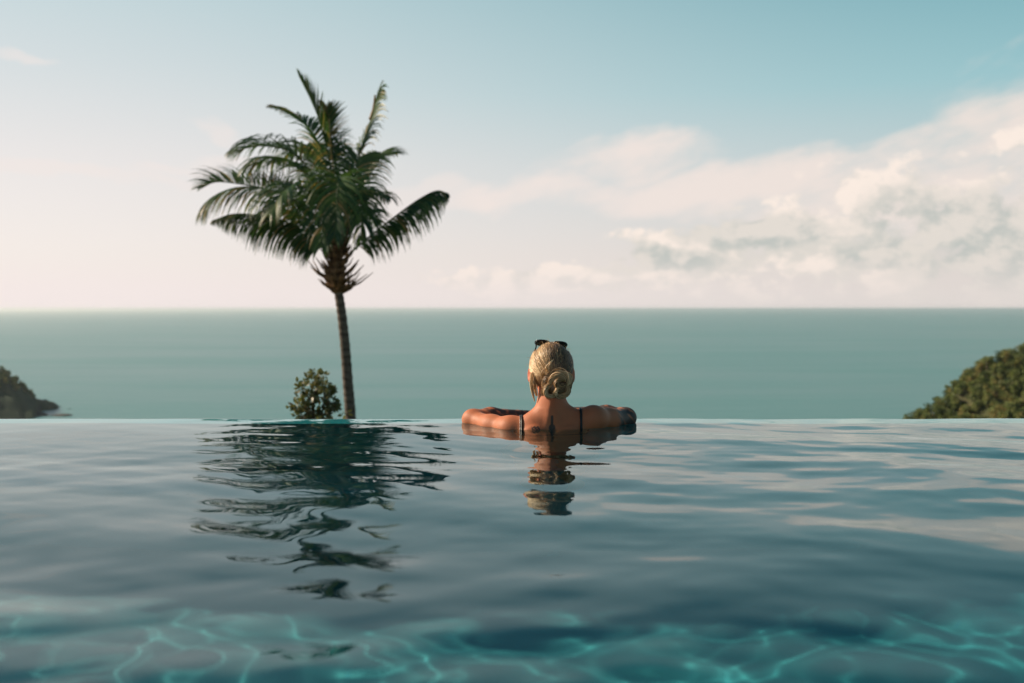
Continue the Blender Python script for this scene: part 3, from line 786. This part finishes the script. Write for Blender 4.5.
    hc = np.array([0, .066, .238]); hr = np.array([.082, .102, .090])
    hf = Field((-.12, -.12, .08), (.12, .2, .36), .0035)
    hf.ell(hc, hr, .02); hf.ell((0, .03, .195), (.060, .050, .052), .03); hf.ell((0, .155, .21), (.075, .045, .075), .02, sub=True)
    hf.ell((0, .02, .135), (.07, .06, .03), .012, sub=True)
    for s in (-1, 1): hf.ell((s * .090, .065, .200), (.022, .020, .030), .01, sub=True)
    hv, hq = hf.mesh()
    nz = fbm(hv[:, 0] * 1.2, hv[:, 2] + hv[:, 1] * .3, 12, 95, 2, .5)
    sun_side_t = np.clip(.34 - hv[:, 0] * 1.4, .12, .55)  # hair colour lightened towards the left, where the sun strikes
    H = mesh_obj('hair', hv, hq, hm, P, attrs={'tint': np.clip(sun_side_t + .12 * nz, 0, 1)})
    def on_scalp(th, ph, lift=.0):
        """th: angle from crown towards the nape along the head, ph: round the head"""
        d = np.array([math.sin(th) * math.sin(ph), -math.sin(th) * math.cos(ph), math.cos(th)])
        return Vector(hc + d * (hr + lift))
    BUN = Vector((.014, -.064, .178))
    mb = MB()
    for k in range(2600):
        ph0 = rnd.uniform(-2.35, 2.35); th0 = rnd.uniform(.9, 1.55) if abs(ph0) > 1.3 else rnd.uniform(.0, 1.1)
        p0 = on_scalp(th0, ph0, .001)
        if p0.z < .19 or (p0.y > .13 and p0.z < .27): continue
        e = BUN + Vector((rnd.uniform(-.022, .022), .022, rnd.uniform(-.02, .02)))
        P_ = []
        l0 = rnd.uniform(.001, .0045); 
        for i in range(9):
            u = i / 8; q = p0.lerp(e, u); dv = np.array(q) - hc; dn = dv / np.sqrt(((dv / hr) ** 2).sum())
            s_ = hc + dn * (1 + l0 / .09 + .004 * math.sin(k + i * 1.1)); s_ = Vector(s_)
            P_.append(s_.lerp(q, max(0, (u - .8) * 5) * .8) if np.linalg.norm(dv / hr) > 0 else s_)
        tint = min(1, max(.0, rnd.gauss(.46 - p0.x * 4.2 - .16 * (abs(ph0) < .7) * (p0.x > -.02) + .2 * math.sin(ph0 * 13 + .8) * math.sin(th0 * 5 + ph0 * 3), .17)))  # sunlit left strands painted lighter; roots right of the crown darker
        w = rnd.uniform(.0006, .0015)
        mb.tube(P_, [w * .6] + [w] * 7 + [w * .6], 4, tint, cap=False)
    for k in range(90):
        p0 = on_scalp(rnd.uniform(.1, 1.5), rnd.uniform(-2.2, 2.2), -.002); o = (p0 - Vector(hc)).normalized()
        d = (o * .35 + Vector((rnd.gauss(0, .5), rnd.gauss(-.3, .4), rnd.gauss(-.3, .5)))).normalized(); L = rnd.uniform(.012, .03)
        mb.tube([p0, p0 + d * L * .5 + o * .003, p0 + d * L], [.0006, .0005, .0002], 3, rnd.uniform(.5, 1), cap=False)
    mb.build('combed_strands', hm, H)
    # the knot: coils of hair wound round each other
    kb = MB()
    core_f = Field((-.09, -.17, .11), (.10, .02, .28), .0035)
    core_f.ell(BUN + Vector((.004, -.018, -.010)), (.040, .028, .038), .01); cv, cq = core_f.mesh(); 
    bun = mesh_obj('bun', cv, cq, hm, P, attrs={'tint': np.full(len(cv), .28)})
    def coil(c, rx, rz, a0, a1, dy, rr, n, tint, tilt=0.0, wob=.15):
        for k in range(int(n * 1.6)):
            ao = rnd.random() * 6.28; ro = rr * 1.10 * rnd.random() ** .42 * (1 if rnd.random() > .04 else rnd.uniform(1.2, 1.9)); P_ = []; ph = rnd.random() * 6.28
            for i in range(22):
                u = i / 21; a = a0 + (a1 - a0) * u; tw = ao + u * 5
                cr = 1 + .07 * math.sin(a * 2 + ph * wob) + .03 * math.sin(a * 3.3 + ph)
                x = math.cos(a) * rx * cr; z = math.sin(a) * rz * cr; y = dy + tilt * x - .006 * math.sin(u * math.pi)
                nr = Vector((math.cos(a), 0, math.sin(a)))
                thin = .35 + .65 * math.sin(math.pi * min(1, max(0, u))) ** .5 if 0 < u < 1 else .35
                P_.append(Vector(c) + Vector((x, y, z)) + (nr * math.cos(tw) + Vector((0, 1, 0)) * math.sin(tw)) * ro * thin)
            w = rnd.uniform(.0005, .0012); kb.tube(P_, [w * .5] + [w] * 20 + [w * .4], 4, min(1, max(0, rnd.gauss(tint, .17))), cap=False)
    coil(BUN + Vector((.012, 0, .010)), .034, .030, -.6, 3.6, -.030, .0125, 110, .72)            # big upper loop
    coil(BUN + Vector((.014, 0, .008)), .017, .015, .2, 5.9, -.040, .010, 60, .5)
    coil(BUN + Vector((-.020, 0, -.022)), .023, .022, .4, 5.6, -.030, .0085, 90, .72)            # lower-left loop with a dark eye
    coil(BUN + Vector((.018, 0, -.024)), .024, .020, 2.2, 7.6, -.030, .0095, 80, .62)
    coil(BUN + Vector((.006, 0, -.026)), .010, .016, .9, 4.2, -.044, .0060, 40, .85)
    coil(BUN + Vector((0, 0, .0)), .046, .044, -.3, 6.1, -.012, .008, 80, .55)
    kb.build('coil', hm, bun)
    for (pts, n, sp, tn) in (
        ([(-.016, -.055, .215), (-.024, -.080, .240), (-.012, -.090, .258), (.001, -.082, .270)], 26, .005, .88),   # tuft that sticks up over the bun
        ([(-.026, -.05, .19), (-.038, -.07, .215), (-.028, -.085, .238)], 26, .006, .75),
        ([(-.070, .02, .215), (-.077, .015, .175), (-.073, .022, .135), (-.066, .02, .104)], 46, .006, .82),          # loose lock, left
        ([(-.064, .03, .20), (-.066, .03, .16), (-.058, .03, .125)], 30, .005, .7),
        ([(.066, .02, .21), (.071, .015, .175), (.066, .02, .14), (.062, .02, .128)], 30, .005, .45),                  # loose lock, right
        ([(-.03, -.03, .165), (-.038, -.02, .145), (-.034, -.012, .128)], 22, .005, .6), ([(.02, -.03, .16), (.03, -.02, .14), (.024, -.01, .125)], 18, .005, .5)):
        wb = MB()
        for k in range(n):
            o = Vector((rnd.gauss(0, sp), rnd.gauss(0, sp), rnd.gauss(0, sp * .5))); C = catmull([Vector(p) + o * (1 - .3 * i) for i, p in enumerate(pts)], 8)
            w = rnd.uniform(.0008, .0016); wb.tube(C, [w * (1 - .7 * i / 8) for i in range(9)], 4, min(1, max(0, rnd.gauss(tn, .15))), cap=False)
        wb.build('loose_lock', hm, H)

    # sunglasses pushed up on the head --------------------------------
    gm, g, bs = material('black_acetate'); bs.inputs['Base Color'].default_value = (.010, .010, .011, 1); bs.inputs['Roughness'].default_value = .18
    lm, g, bs = material('dark_lens'); bs.inputs['Base Color'].default_value = (.012, .016, .018, 1); bs.inputs['Roughness'].default_value = .04
    SG = empty('sunglasses', (CX + .000, CY + .104, .321)); SG.rotation_euler = (R(63), R(5), 0)
    tag(SG, 'black sunglasses pushed up on top of the blonde woman\'s head', 'sunglasses')
    # local: x across, z up the face of the lens, y towards the lens front
    def ring(cx, rx, rz, n=36):
        return [Vector((cx + rx * math.copysign(abs(math.cos(a)) ** .85, math.cos(a)), .002 - .004 * math.cos(a) * (1 if cx < 0 else -1) * 0, rz * math.copysign(abs(math.sin(a)) ** .8, math.sin(a)) * (1.12 if math.sin(a) > 0 else .92))) for a in np.linspace(0, 2 * math.pi, n, endpoint=False)]
    fr = MB()
    for cx in (-.034, .034):
        rg = ring(cx, .028, .023); fr.tube(rg + rg[:2], .0033, 8, cap=False)
    fr.tube([(-.008, 0, .008), (0, .002, .011), (.008, 0, .008)], .003, 8); fr.build('frame', gm, SG)
    for cx in (-.034, .034):
        rg = ring(cx, .0275, .0225); n = len(rg); v = [(p.x, .0012, p.z) for p in rg] + [(p.x, -.0012, p.z) for p in rg] + [(cx, .004, 0), (cx, -.001, 0)]
        F_ = [(i, (i + 1) % n, 2 * n) for i in range(n)] + [(n + (i + 1) % n, n + i, 2 * n + 1) for i in range(n)] + [((i + 1) % n, i, n + i, n + (i + 1) % n) for i in range(n)]
        mesh_obj('lens', v, F_, lm, SG)
    for s in (-1, 1):
        tb = MB(); tb.tube(catmull([(s * .060, .0, .008), (s * .058, -.02, .000), (s * .069, -.06, -.008), (s * .074, -.10, -.014), (s * .073, -.125, -.022)], 14), .0026, 8, squash=.6); tb.build('temple', gm, SG)
build_bather()
# ------------------------------------------------------------------ render settings
scene.render.engine = 'CYCLES'
cy = scene.cycles
cy.use_denoising = True
try: cy.denoiser = 'OPENIMAGEDENOISE'
except Exception: pass
cy.max_bounces = 10; cy.volume_bounces = 1; cy.diffuse_bounces = 3; cy.glossy_bounces = 4; cy.transmission_bounces = 8; cy.transparent_max_bounces = 12
cy.caustics_refractive = True; cy.caustics_reflective = True
cy.sample_clamp_indirect = 4.0; cy.sample_clamp_direct = 0; cy.blur_glossy = .3
vs = scene.view_settings
scene.display_settings.display_device = 'sRGB'
vs.view_transform = 'Standard'; vs.look = 'None'; vs.exposure = 0.27; vs.gamma = 1.0
